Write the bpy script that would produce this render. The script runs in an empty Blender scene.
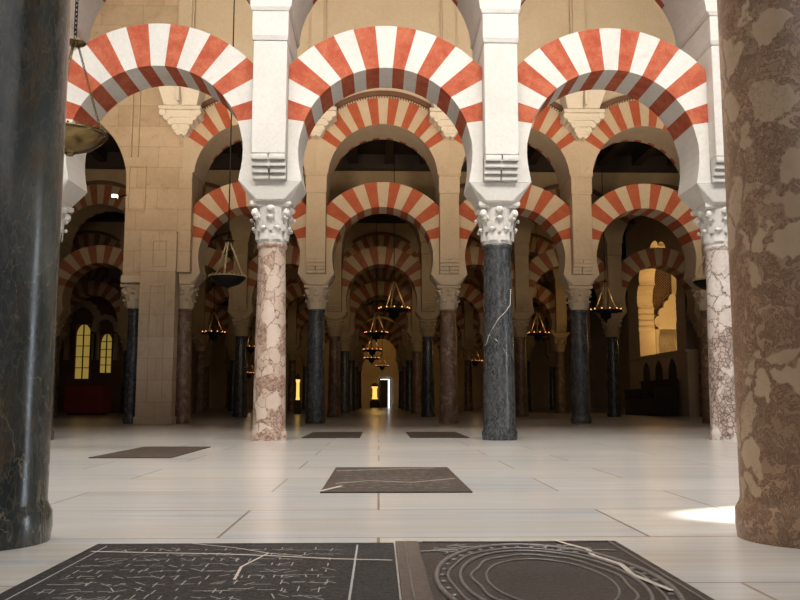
import bpy, math, random
from mathutils import Vector, Matrix
random.seed(11)
C = bpy.context.scene.collection
PI = math.pi
def R(a): return math.radians(a)

# ------------------------------------------------------------------ mesh builder
class MB:
    def __init__(s): s.v = []; s.f = []; s.m = []; s.s = []
    def add(s, vs, fs, mat=0, smooth=False):
        o = len(s.v); s.v += [tuple(p) for p in vs]
        for f in fs:
            s.f.append([o + i for i in f]); s.m.append(mat); s.s.append(smooth)
    def box(s, x0, x1, y0, y1, z0, z1, mat=0):
        s.frustum((x0, x1, y0, y1), z0, (x0, x1, y0, y1), z1, mat)
    def frustum(s, a, z0, b, z1, mat=0):
        v = [(a[0],a[2],z0),(a[1],a[2],z0),(a[1],a[3],z0),(a[0],a[3],z0),
             (b[0],b[2],z1),(b[1],b[2],z1),(b[1],b[3],z1),(b[0],b[3],z1)]
        s.add(v, [(3,2,1,0),(4,5,6,7),(0,1,5,4),(1,2,6,5),(2,3,7,6),(3,0,4,7)], mat)
    def lathe(s, prof, n=32, c=(0,0,0), mat=0, smooth=True, cap=True):
        v = []; f = []
        for (r, z) in prof:
            for i in range(n):
                a = 2*PI*i/n
                v.append((c[0]+r*math.cos(a), c[1]+r*math.sin(a), c[2]+z))
        for k in range(len(prof)-1):
            for i in range(n):
                j = (i+1) % n
                f.append((k*n+i, k*n+j, (k+1)*n+j, (k+1)*n+i))
        s.add(v, f, mat, smooth)
        if cap:
            m = len(prof)-1
            s.add([v[i] for i in range(n)], [tuple(reversed(range(n)))], mat)
            s.add([v[m*n+i] for i in range(n)], [tuple(range(n))], mat)
    def tube(s, pts, r, n=8, mat=0, closed=False):
        pts = [Vector(p) for p in pts]; N = len(pts); v = []; f = []
        rr = r if isinstance(r, (list, tuple)) else [r]*N
        for k, p in enumerate(pts):
            if closed: t = pts[(k+1) % N]-pts[k-1]
            else: t = pts[min(k+1, N-1)]-pts[max(k-1, 0)]
            t.normalize()
            u = t.cross(Vector((0,0,1)))
            if u.length < 1e-3: u = t.cross(Vector((0,1,0)))
            u.normalize(); w = u.cross(t)
            for i in range(n):
                a = 2*PI*i/n
                v.append(p + (u*math.cos(a)+w*math.sin(a))*rr[k])
        for k in range(N if closed else N-1):
            q = (k+1) % N
            for i in range(n):
                j = (i+1) % n
                f.append((k*n+j, k*n+i, q*n+i, q*n+j))
        if not closed:
            f.append(tuple(range(n))); f.append(tuple(reversed(range((N-1)*n, N*n))))
        s.add(v, f, mat, True)
    def prism(s, poly, y0, y1, mat=0):          # polygon in XZ, counter-clockwise seen from -Y
        n = len(poly)
        v = [(x, y0, z) for x, z in poly] + [(x, y1, z) for x, z in poly]
        f = [tuple(range(n)), tuple(reversed(range(n, 2*n)))]
        for i in range(n):
            j = (i+1) % n
            f.append((j, i, n+i, n+j))
        s.add(v, f, mat)
    def ball(s, c, rx, ry=None, rz=None, n=12, m=8, mat=0, rot=None):
        ry = ry or rx; rz = rz or rx
        v = []; f = []
        for k in range(m+1):
            t = -PI/2 + PI*k/m
            for i in range(n):
                a = 2*PI*i/n
                p = Vector((rx*math.cos(t)*math.cos(a), ry*math.cos(t)*math.sin(a), rz*math.sin(t)))
                if rot: p = rot @ p
                v.append(Vector(c)+p)
        for k in range(m):
            for i in range(n):
                j = (i+1) % n
                f.append((k*n+i, k*n+j, (k+1)*n+j, (k+1)*n+i))
        s.add(v, f, mat, True)
    def mesh(s, name, mats):
        me = bpy.data.meshes.new(name)
        me.from_pydata(s.v, [], s.f)
        for m in mats: me.materials.append(m)
        me.polygons.foreach_set('material_index', s.m)
        me.polygons.foreach_set('use_smooth', s.s)
        me.update()
        return me
    def build(s, name, mats, parent=None, bevel=0):
        if not isinstance(mats, (list, tuple)): mats = [mats]
        o = bpy.data.objects.new(name, s.mesh(name, mats)); C.objects.link(o)
        if parent: o.parent = parent
        if bevel:
            b = o.modifiers.new('bevel', 'BEVEL'); b.width = bevel; b.segments = 2; b.limit_method = 'ANGLE'; b.angle_limit = R(40)
        return o
def empty(name, loc=(0,0,0), rz=0):
    o = bpy.data.objects.new(name, None); C.objects.link(o); o.location = loc; o.rotation_euler = (0,0,rz); o.empty_display_size = .2
    return o
def tag(o, label, cat, group=None, kind=None):
    o['label'] = label; o['category'] = cat
    if group: o['group'] = group
    o['kind'] = kind or 'thing'
    return o
def struct(o): o['kind'] = 'structure'; return o
def copy_tree(o, parent=None):
    c = o.copy(); C.objects.link(c)
    if parent: c.parent = parent
    for ch in list(o.children): copy_tree(ch, c)
    return c
used = set()
def inst(proto, loc, label, cat, group, mats=None):
    """first use places the prototype itself, later uses copy it"""
    if proto.name in used: o = copy_tree(proto)
    else: o = proto; used.add(proto.name)
    o.location = loc
    tag(o, label, cat, group)
    return o

# ------------------------------------------------------------------ materials
class NT:
    def __init__(s, name):
        s.mat = bpy.data.materials.new(name); s.mat.use_nodes = True
        s.t = s.mat.node_tree; s.b = s.t.nodes['Principled BSDF']
    def n(s, typ, **kw):
        q = s.t.nodes.new(typ)
        for k, v in kw.items(): setattr(q, k, v)
        return q
    def l(s, a, b): s.t.links.new(a, b)
    def coord(s, scale=(1,1,1), rnd=True):
        tc = s.n('ShaderNodeTexCoord'); mp = s.n('ShaderNodeMapping'); mp.inputs['Scale'].default_value = scale
        s.l(tc.outputs['Object'], mp.inputs['Vector'])
        if rnd:
            oi = s.n('ShaderNodeObjectInfo'); mu = s.n('ShaderNodeMath', operation='MULTIPLY'); mu.inputs[1].default_value = 57.0
            s.l(oi.outputs['Random'], mu.inputs[0]); s.l(mu.outputs[0], mp.inputs['Location'])
        return mp.outputs['Vector']
    def noise(s, vec, scale, detail=6, rough=.6, dist=0):
        q = s.n('ShaderNodeTexNoise'); q.inputs['Scale'].default_value = scale; q.inputs['Detail'].default_value = detail
        q.inputs['Roughness'].default_value = rough; q.inputs['Distortion'].default_value = dist
        s.l(vec, q.inputs['Vector']); return q
    def warp(s, vec, scale, amt):
        q = s.noise(vec, scale, 4)
        a = s.n('ShaderNodeVectorMath', operation='SUBTRACT'); a.inputs[1].default_value = (.5,.5,.5); s.l(q.outputs['Color'], a.inputs[0])
        m = s.n('ShaderNodeVectorMath', operation='SCALE'); m.inputs['Scale'].default_value = amt; s.l(a.outputs[0], m.inputs[0])
        d = s.n('ShaderNodeVectorMath', operation='ADD'); s.l(vec, d.inputs[0]); s.l(m.outputs[0], d.inputs[1])
        return d.outputs[0]
    def edge(s, vec, scale):
        q = s.n('ShaderNodeTexVoronoi', feature='DISTANCE_TO_EDGE'); q.inputs['Scale'].default_value = scale
        s.l(vec, q.inputs['Vector']); return q.outputs['Distance']
    def cell(s, vec, scale):
        q = s.n('ShaderNodeTexVoronoi'); q.inputs['Scale'].default_value = scale; s.l(vec, q.inputs['Vector']); return q
    def ramp(s, fac, stops, interp='LINEAR'):
        q = s.n('ShaderNodeValToRGB'); q.color_ramp.interpolation = interp; e = q.color_ramp.elements
        while len(e) < len(stops): e.new(.5)
        for i, (p, c) in enumerate(stops):
            e[i].position = p; e[i].color = (c[0], c[1], c[2], 1) if not isinstance(c, (int, float)) else (c, c, c, 1)
        s.l(fac, q.inputs['Fac']); return q.outputs['Color']
    def mix(s, fac, a, b, mode='MIX'):
        q = s.n('ShaderNodeMix', data_type='RGBA', blend_type=mode)
        for sock, val in ((q.inputs[0], fac), (q.inputs[6], a), (q.inputs[7], b)):
            if hasattr(val, 'links'): s.l(val, sock)
            elif isinstance(val, (int, float)): sock.default_value = val
            else: sock.default_value = (val[0], val[1], val[2], 1)
        return q.outputs[2]
    def math(s, op, a, b):
        q = s.n('ShaderNodeMath', operation=op)
        for sock, val in ((q.inputs[0], a), (q.inputs[1], b)):
            if hasattr(val, 'links'): s.l(val, sock)
            else: sock.default_value = val
        return q.outputs[0]
    def col(s, c):
        if hasattr(c, 'links'): s.l(c, s.b.inputs['Base Color'])
        else: s.b.inputs['Base Color'].default_value = (c[0], c[1], c[2], 1)
    def rough(s, r):
        if hasattr(r, 'links'): s.l(r, s.b.inputs['Roughness'])
        else: s.b.inputs['Roughness'].default_value = r
    def bump(s, h, strength=.2, dist=.01):
        q = s.n('ShaderNodeBump'); q.inputs['Strength'].default_value = strength; q.inputs['Distance'].default_value = dist
        s.l(h, q.inputs['Height']); s.l(q.outputs['Normal'], s.b.inputs['Normal'])

def stone(name, a, b, stain, rough=.85, joints=None, scale=1.0):
    m = NT(name); v = m.coord()
    big = m.noise(v, 1.3*scale, 5, .6); fine = m.noise(v, 22*scale, 6, .7)
    c = m.mix(m.ramp(big.outputs['Fac'], [(.3, 0), (.7, 1)]), a, b)
    st = m.noise(v, 3.1*scale, 7, .75, .6)
    c = m.mix(m.ramp(st.outputs['Fac'], [(.56, 0), (.74, .55)]), c, stain)
    c = m.mix(.35, c, m.ramp(fine.outputs['Fac'], [(.25, .55), (.75, 1.0)]), 'MULTIPLY')
    h = fine.outputs['Fac']
    if joints:
        tc = m.n('ShaderNodeTexCoord'); sp = m.n('ShaderNodeSeparateXYZ'); m.l(tc.outputs['Object'], sp.inputs[0])
        cb = m.n('ShaderNodeCombineXYZ')
        m.l(m.math('ADD', sp.outputs['X'], sp.outputs['Y']), cb.inputs['X']); m.l(sp.outputs['Z'], cb.inputs['Y'])
        br = m.n('ShaderNodeTexBrick'); br.inputs['Scale'].default_value = 1; br.inputs['Brick Width'].default_value = joints[0]
        br.inputs['Row Height'].default_value = joints[1]; br.inputs['Mortar Size'].default_value = .007; br.inputs['Mortar Smooth'].default_value = .4
        br.inputs['Color1'].default_value = (1,1,1,1); br.inputs['Color2'].default_value = (.86,.83,.78,1); br.inputs['Mortar'].default_value = (.62,.55,.47,1)
        m.l(cb.outputs[0], br.inputs['Vector'])
        c = m.mix(.8, c, br.outputs['Color'], 'MULTIPLY')
    m.col(c); m.rough(rough); m.bump(h, .25, .012)
    return m.mat
def marble(name, cols, vein, vscale=5, vwidth=.05, rough=.28, warp=.5, vmix=.9, fine=None, stretch=(1,1,.6), mott=None):
    m = NT(name); v = m.coord(stretch)
    w = m.warp(v, 2.6, warp); w = m.warp(w, 9, .12)
    cl = m.cell(w, vscale); no = m.noise(v, 2.2, 7, .65, .8)
    c = m.ramp(no.outputs['Fac'], [(.25+.5*i/(len(cols)-1), k) for i, k in enumerate(cols)])
    sep = m.n('ShaderNodeSeparateColor'); m.l(cl.outputs['Color'], sep.inputs[0])
    c = m.mix(.55, c, m.ramp(sep.outputs[0], [(0, .62), (1, 1.15)]), 'MULTIPLY')
    e = m.edge(w, vscale)
    gate = m.noise(v, 1.7, 3, .5)
    wid = m.math('MULTIPLY', m.ramp(gate.outputs['Fac'], [(.35, .12), (.65, 1)]), vwidth)
    k = m.math('LESS_THAN', e, wid)
    soft = m.n('ShaderNodeMapRange'); m.l(e, soft.inputs[0]); m.l(wid, soft.inputs[2]); soft.inputs[1].default_value = 0
    soft.inputs[3].default_value = vmix; soft.inputs[4].default_value = 0
    c = m.mix(soft.outputs[0], c, vein)
    if fine:
        e2 = m.edge(m.warp(v, 7, .35), fine[0])
        s2 = m.n('ShaderNodeMapRange'); m.l(e2, s2.inputs[0]); s2.inputs[1].default_value = 0; s2.inputs[2].default_value = fine[1]
        s2.inputs[3].default_value = fine[3]; s2.inputs[4].default_value = 0
        c = m.mix(s2.outputs[0], c, fine[2])
    if mott:
        q = m.noise(v, mott[0], 8, .75, .4)
        c = m.mix(m.ramp(q.outputs['Fac'], [(.52, 0), (.66, mott[2])]), c, mott[1])
    m.col(c)
    rn = m.noise(v, 14, 4, .6)
    m.rough(m.ramp(rn.outputs['Fac'], [(.3, max(.05, rough-.08)), (.7, rough+.12)]))
    m.bump(rn.outputs['Fac'], .06, .01)
    return m.mat
def breccia(name, mat_a, mat_b, vein, cl_a, cl_b, big=5, small=22, thr=.5, rough=.3, vw=.10, band=None, stretch=(1,1,.8), chaos=0):
    """pale broken pieces of several sizes set in a finer veined ground"""
    m = NT(name); v = m.coord(stretch)
    w = m.warp(m.warp(v, 3, .25), 11, .07)
    ws = m.warp(v, 14, .06)
    if chaos: ws = m.warp(m.warp(m.warp(v, 4, chaos), 12, .16), 40, .03)
    no = m.noise(v, 3.0, 7, .65, .6)
    c = m.mix(m.ramp(no.outputs['Fac'], [(.3, 0), (.7, 1)]), mat_a, mat_b)
    cs = m.cell(ws, small); sp = m.n('ShaderNodeSeparateColor'); m.l(cs.outputs['Color'], sp.inputs[0])
    c = m.mix(.7, c, m.ramp(sp.outputs[0], [(0, .6), (1, 1.25)]), 'MULTIPLY')
    es = m.edge(ws, small)
    k = m.n('ShaderNodeMapRange'); m.l(es, k.inputs[0]); k.inputs[1].default_value = .01; k.inputs[2].default_value = .13; k.inputs[3].default_value = .85; k.inputs[4].default_value = 0
    c = m.mix(k.outputs[0], c, vein)
    cb = m.cell(w, big); sb = m.n('ShaderNodeSeparateColor'); m.l(cb.outputs['Color'], sb.inputs[0])
    eb = m.edge(w, big)
    wid = vw
    if band:
        tc = m.n('ShaderNodeTexCoord'); sx = m.n('ShaderNodeSeparateXYZ'); m.l(tc.outputs['Object'], sx.inputs[0])
        zz = m.n('ShaderNodeMath', operation='MULTIPLY'); m.l(sx.outputs['Z'], zz.inputs[0]); zz.inputs[1].default_value = 1/2.6
        zn = m.noise(v, 2.0, 3, .5); za = m.math('ADD', zz.outputs[0], m.math('MULTIPLY', m.math('SUBTRACT', zn.outputs['Fac'], .5), .18))
        wid = m.math('MULTIPLY', m.ramp(za, band), vw)
    ed = m.n('ShaderNodeMapRange'); m.l(eb, ed.inputs[0]); ed.inputs[1].default_value = 0; ed.inputs[3].default_value = 0; ed.inputs[4].default_value = 1
    if hasattr(wid, 'links'): m.l(wid, ed.inputs[2])
    else: ed.inputs[2].default_value = wid
    inside = m.ramp(ed.outputs[0], [(.55, 0), (.85, 1)])
    pick = m.math('GREATER_THAN', sb.outputs[0], thr)
    cc = m.mix(sb.outputs[1], cl_a, cl_b)
    n2 = m.noise(v, 9, 6, .7); cc = m.mix(.4, cc, m.ramp(n2.outputs['Fac'], [(.3, .65), (.7, 1.1)]), 'MULTIPLY')
    f3 = m.edge(m.warp(v, 6, .3), small*.7); k3 = m.n('ShaderNodeMapRange'); m.l(f3, k3.inputs[0]); k3.inputs[2].default_value = .035; k3.inputs[3].default_value = .55; k3.inputs[4].default_value = 0
    g3 = m.noise(v, 4, 3, .5); cc = m.mix(m.math('MULTIPLY', k3.outputs[0], m.ramp(g3.outputs['Fac'], [(.45, 0), (.6, 1)])), cc, vein)
    c = m.mix(m.math('MULTIPLY', inside, pick), c, cc)
    m.col(c); m.rough(m.ramp(n2.outputs['Fac'], [(.3, rough-.06), (.7, rough+.14)])); m.bump(n2.outputs['Fac'], .06, .01)
    return m.mat
def plain(name, c, rough=.5, metal=0, var=.0, bscale=30):
    m = NT(name); v = m.coord()
    n = m.noise(v, bscale, 5, .65)
    m.col(m.mix(1, c, m.ramp(n.outputs['Fac'], [(.3, 1-var), (.7, 1.0)]), 'MULTIPLY')); m.rough(rough); m.b.inputs['Metallic'].default_value = metal
    if var: m.bump(n.outputs['Fac'], .15, .008)
    return m.mat
def glow(name, c, s):
    m = NT(name); m.col(c); m.b.inputs['Emission Color'].default_value = (c[0], c[1], c[2], 1); m.b.inputs['Emission Strength'].default_value = s
    return m.mat
def redpaint(name, a, b):
    m = NT(name); v = m.coord()
    n1 = m.noise(v, 5, 8, .75, .3); n2 = m.noise(v, 60, 4, .7)
    c = m.mix(m.ramp(n1.outputs['Fac'], [(.4, 0), (.6, 1)]), a, b)
    c = m.mix(.6, c, m.ramp(n2.outputs['Fac'], [(.3, .6), (.7, 1.1)]), 'MULTIPLY')
    m.col(c); m.rough(.85); m.bump(n2.outputs['Fac'], .2, .008)
    return m.mat

M = {}
M['white'] = stone('limewashed_stone', (.80,.76,.70), (.70,.655,.59), (.60,.50,.40))
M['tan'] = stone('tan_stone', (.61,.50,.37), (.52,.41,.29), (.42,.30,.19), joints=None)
M['dimtan'] = stone('dim_row_stone', (.50,.38,.23), (.41,.30,.175), (.30,.20,.11))  # tan stone darkened for the far rows, their dim light put into colour
M['dimred'] = redpaint('dim_row_red_paint', (.27,.085,.04), (.33,.115,.05))  # duller red for the far arches, with the dimness painted in
M['tanblock'] = stone('tan_ashlar', (.60,.475,.345), (.50,.38,.265), (.33,.19,.10), joints=(.9,.46))
M['plaster'] = stone('ochre_plaster', (.63,.53,.40), (.57,.47,.345), (.47,.37,.26))
M['corbel'] = stone('white_plaster', (.80,.74,.65), (.74,.68,.58), (.6,.5,.4))
M['red'] = redpaint('red_paint', (.44,.075,.030), (.56,.15,.07))
M['red2'] = redpaint('brick_red_paint', (.40,.085,.035), (.46,.115,.05))
M['mould'] = stone('brown_moulding', (.17,.085,.05), (.13,.065,.038), (.08,.045,.028))
M['dark'] = marble('black_veined_marble', [(.007,.0075,.0075), (.018,.019,.019), (.060,.062,.063)], (.36,.34,.31), 2.0, .006, .24, .8, .4, fine=(24, .13, (.17,.17,.17), .55), mott=(5, (.10,.105,.11), .5), stretch=(1,1,.45))
M['darkgreen'] = marble('dark_green_marble', [(.012,.014,.014), (.055,.062,.060), (.17,.175,.16)], (.34,.28,.17), 2.6, .010, .2, 1.2, .5, fine=(20, .09, (.26,.22,.15), .2), mott=(4.5, (.13,.078,.035), .75), stretch=(1,1,.35))
M['brown'] = breccia('red_brown_marble', (.13,.068,.04), (.22,.13,.08), (.05,.022,.014), (.26,.165,.105), (.20,.12,.075), 9, 26, .55, .35)
M['pink'] = breccia('pink_breccia', (.42,.28,.20), (.56,.42,.33), (.14,.055,.035), (.55,.41,.315), (.66,.53,.44), 6.5, 15, .30, .3, .06, None, (1,1,.8), .3)
M['whitebreccia'] = breccia('white_breccia', (.40,.29,.24), (.62,.50,.43), (.07,.03,.022), (.66,.55,.48), (.74,.66,.60), 5.0, 20, .12, .3, .46, [(.0, .25), (.10, .55), (.22, 1.0), (.40, 1.0), (.52, .18), (1, .10)])
M['fgbrown'] = breccia('brown_breccia', (.33,.20,.12), (.45,.295,.19), (.20,.10,.055), (.60,.43,.28), (.50,.345,.22), 8.0, 24, .56, .32, .09, None, (1,1,.9), .5)
M['iron'] = plain('black_iron', (.018,.016,.014), .45, .7, .2)
M['brass'] = plain('aged_brass', (.20,.14,.06), .25, 1, .35, 14)
M['chainbrass'] = plain('bright_brass', (.78,.62,.34), .3, .3, .2)
M['gilt'] = plain('gilded_bars', (.62,.42,.18), .4, .25, .2)
M['bulb'] = glow('lit_bulb', (1,.36,.10), 2.2)
M['wood'] = plain('dark_wood', (.035,.021,.013), .6, 0, .4, 9)
M['slate'] = None

def floor_mat():
    m = NT('marble_paving'); tc = m.n('ShaderNodeTexCoord'); v = tc.outputs['Object']
    br = m.n('ShaderNodeTexBrick'); br.offset = .37; br.inputs['Scale'].default_value = 1
    br.inputs['Brick Width'].default_value = 1.55; br.inputs['Row Height'].default_value = .78
    br.inputs['Mortar Size'].default_value = .006; br.inputs['Mortar Smooth'].default_value = .2
    br.inputs['Color1'].default_value = (.67,.64,.595,1); br.inputs['Color2'].default_value = (.56,.555,.545,1); br.inputs['Mortar'].default_value = (.26,.21,.165,1)
    m.l(v, br.inputs['Vector'])
    mp = m.n('ShaderNodeMapping'); mp.inputs['Scale'].default_value = (.30, 6.5, 1); mp.inputs['Rotation'].default_value = (0,0,R(4)); m.l(v, mp.inputs['Vector'])
    # each paving slab shifts the vein pattern
    sh = m.n('ShaderNodeVectorMath', operation='MULTIPLY_ADD'); m.l(br.outputs['Color'], sh.inputs[0]); sh.inputs[1].default_value = (37, 53, 11); m.l(mp.outputs[0], sh.inputs[2])
    n = m.noise(sh.outputs[0], 1.0, 2, .5, 0)
    vein = m.ramp(n.outputs['Fac'], [(.30, (.66,.71,.78)), (.43, (1,1,1)), (.50, (.86,.80,.72)), (.57, (1,.98,.95)), (.70, (.76,.68,.58))])
    c = m.mix(.75, br.outputs['Color'], vein, 'MULTIPLY')
    d = m.noise(v, .9, 6, .6)
    c = m.mix(.5, c, m.ramp(d.outputs['Fac'], [(.3, .82), (.7, 1.0)]), 'MULTIPLY')
    m.col(c)
    m.rough(.33)
    m.bump(br.outputs['Fac'], -.15, .004)
    m.b.inputs['Coat Weight'].default_value = .65; m.b.inputs['Coat Roughness'].default_value = .20
    return m.mat
M['floor'] = floor_mat()
def slab_mat(name, a, b, line, stretch):
    m = NT(name); v = m.coord()
    n = m.noise(v, 6, 8, .7, .4); f = m.noise(v, 70, 5, .75)
    c = m.mix(m.ramp(n.outputs['Fac'], [(.3, 0), (.7, 1)]), a, b)
    mp = m.n('ShaderNodeMapping'); mp.inputs['Scale'].default_value = stretch; m.l(v, mp.inputs['Vector'])
    k = m.noise(mp.outputs[0], 9, 6, .8, 1.2)
    c = m.mix(m.ramp(k.outputs['Fac'], [(.60, 0), (.72, .55)]), c, line)
    m.col(c); m.rough(m.ramp(f.outputs['Fac'], [(.3, .42), (.7, .7)])); m.b.inputs['Specular IOR Level'].default_value = .28; m.bump(f.outputs['Fac'], .5, .006)
    return m.mat
M['slate'] = slab_mat('black_grave_slate', (.010,.0095,.010), (.026,.024,.024), (.09,.085,.08), (1,1,1))
M['slatebrown'] = slab_mat('brown_grave_stone', (.026,.019,.015), (.055,.041,.033), (.15,.12,.10), (1,1,1))
M['slatemid'] = slab_mat('weathered_grave_stone', (.035,.026,.021), (.075,.056,.043), (.30,.25,.20), (.6,4,1))
M['scratch'] = plain('pale_engraving', (.36,.35,.33), .7)
M['vein'] = plain('pale_vein', (.50,.44,.37), .5)
M['relief'] = plain('worn_relief_stone', (.20,.17,.15), .42, 0, .4, 40)
M['gravelborder'] = plain('rough_brown_border', (.13,.09,.065), .8, 0, .5, 60)

# ------------------------------------------------------------------ the place: rows of arcades, one every PITCH metres
PITCH = 7.85; ROW1 = 10.8; SP = 2.9
def xk(k): return -1.375 + SP*k
ROWY = [3.05] + [ROW1 + PITCH*i for i in range(7)]        # row 0 stands beside the camera

# ---- column prototype pieces
Z_SH, Z_CAP, Z_IMP = 2.48, 3.00, 3.23
def shaft_mesh(r0=.205, r1=.172, n=40):
    b = MB()
    prof = [(r0+.014, 0), (r0+.020, .05), (r0+.018, .10), (r0+.004, .125)]
    for i in range(0, 13):
        t = i/12; prof.append((r0+(r1-r0)*(t**1.3), .14+t*(Z_SH-.22)))
    prof += [(r1+.004, Z_SH-.06), (r1+.020, Z_SH-.045), (r1+.022, Z_SH-.015), (r1+.010, Z_SH)]
    b.lathe(prof, n); return b
def leaf(b, ang, z0, z1, r0, r1, w, curl, mat=0):
    n = 7; v = []; f = []
    for i in range(n+1):
        t = i/n; z = z0+(z1-z0)*t; r = r0+(r1-r0)*t + .012
        if t > .72:
            u = (t-.72)/.28; r += curl*u; z -= (z1-z0)*.14*u*u
        wd = w*(1-.10*t-.75*max(0, t-.66)**1.4*1.6)
        for j, s in enumerate((-1, -.45, 0, .45, 1)):
            bulge = .016*(1-s*s) - (.008 if j == 2 else 0)
            x, y = r+bulge, s*wd
            v.append((x*math.cos(ang)-y*math.sin(ang), x*math.sin(ang)+y*math.cos(ang), z))
    for i in range(n):
        for j in range(4): f.append((i*5+j, i*5+j+1, i*5+j+6, i*5+j+5))
    b.add(v, f, mat, True)
    tip = r1+.012+curl
    b.ball((tip*math.cos(ang)*.985, tip*math.sin(ang)*.985, z1-(z1-z0)*.16), 0.024, w*.58, .026, 8, 6, mat, Matrix.Rotation(ang, 3, 'Z'))
def capital_mesh(full=True):
    b = MB()
    b.lathe([(.182,0), (.190,.03), (.186,.06), (.188,.16), (.200,.28), (.222,.38), (.245,.44), (.245,.46)], 32, (0,0,Z_SH))
    for i in range(4):
        a2 = PI/2*i
        b.ball((math.cos(a2)*.235, math.sin(a2)*.235, Z_SH+.43), .035, .055, .045, 10, 6, 0, Matrix.Rotation(a2, 3, 'Z'))
    if full:
        for i in range(8): low_leaf(b, 2*PI*i/8+PI/8)
        for i in range(8): high_leaf(b, 2*PI*i/8)
        for i in range(4): volute(b, PI/4+PI/2*i)
    return b
def low_leaf(b, a): leaf(b, a, Z_SH+.04, Z_SH+.21, .188, .205, .066, .034)
def high_leaf(b, a): leaf(b, a, Z_SH+.15, Z_SH+.345, .190, .225, .068, .040)
def volute(b, a):
        ca, sa = math.cos(a), math.sin(a)
        b.tube([(ca*.20, sa*.20, Z_SH+.24), (ca*.235, sa*.235, Z_SH+.33), (ca*.270, sa*.270, Z_SH+.40), (ca*.295, sa*.295, Z_SH+.41)], [.03,.035,.035,.03], 8)
        m = Matrix.Rotation(a, 3, 'Z')
        b.ball((ca*.282, sa*.282, Z_SH+.375), .052, .036, .055, 12, 8, 0, m)
        b.ball((ca*.305, sa*.305, Z_SH+.365), .022, .048, .022, 8, 6, 0, m)
def abacus_mesh():
    b = MB(); v = []; pts = []
    for s in range(4):
        a = PI/2*s
        for t in (-1, -.86, -.5, 0, .5, .86):
            x = .262 - .030*(1-t*t) ; y = t*.262
            if t == -1: x = y = None
            if x is None:
                x, y = .262, -.262
            pts.append((x*math.cos(a)-y*math.sin(a), x*math.sin(a)+y*math.cos(a)))
    n = len(pts); z0, z1 = Z_CAP-.065, Z_CAP
    v = [(x*.93, y*.93, z0) for x, y in pts]+[(x, y, z0+.02) for x, y in pts]+[(x, y, z1) for x, y in pts]
    f = [tuple(reversed(range(n))), tuple(range(2*n, 3*n))]
    for k in range(2):
        for i in range(n):
            j = (i+1) % n; f.append((k*n+i, k*n+j, (k+1)*n+j, (k+1)*n+i))
    b.add(v, f); return b
def impost_mesh():
    b = MB()
    hx, hy, c = .250, .300, .085; tx, ty = .395, .350
    lo = [(-hx,-hy+c),(-hx+c,-hy),(hx-c,-hy),(hx,-hy+c),(hx,hy-c),(hx-c,hy),(-hx+c,hy),(-hx,hy-c)]
    hi = [(-tx,-ty),(tx,-ty),(tx,ty),(-tx,ty)]
    v = [(x,y,Z_CAP) for x,y in lo]+[(x,y,Z_IMP) for x,y in hi]
    b.add(v, [(7,6,5,4,3,2,1,0),(8,9,10,11),(0,1,8),(1,2,9,8),(2,3,9),(3,4,10,9),(4,5,10),(5,6,11,10),(6,7,11),(7,0,8,11)])
    return b
CAPM = {}; LEAFM = {}
def cap_meshes(mk):
    if mk not in CAPM:
        CAPM[mk] = (capital_mesh(mk != 'white').mesh('capital', [M[mk]]), abacus_mesh().mesh('abacus', [M[mk]]), impost_mesh().mesh('impost', [M[mk]]))
    return CAPM[mk]
protos = {}
def column(shaft, cap, loc, label, group, r=(.205,.172), impost=True):
    key = ('col', shaft, cap, r, impost)
    if key not in protos:
        e = empty('column')
        shaft_mesh(*r).build('shaft', M[shaft], e)
        for nm, me in zip(('capital','abacus','impost'), cap_meshes(cap)):
            if nm == 'impost' and not impost: continue
            o = bpy.data.objects.new(nm, me); C.objects.link(o); o.parent = e
            if nm == 'capital' and cap == 'white':       # near enough to show its leaves one by one
                for kind, fn, n, off in (('leaf', low_leaf, 8, PI/8), ('leaf', high_leaf, 8, 0), ('volute', volute, 4, PI/4)):
                    if fn not in LEAFM:
                        q = MB(); fn(q, 0); LEAFM[fn] = q.mesh(kind, [M[cap]])
                    for i in range(n):
                        c_ = bpy.data.objects.new(kind, LEAFM[fn]); C.objects.link(c_); c_.parent = o; c_.rotation_euler.z = off+2*PI*i/n
            if nm == 'impost':
                bv = o.modifiers.new('bevel','BEVEL'); bv.width = .012; bv.segments = 2
        protos[key] = e
    return inst(protos[key], loc, label, 'column', group)

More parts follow.
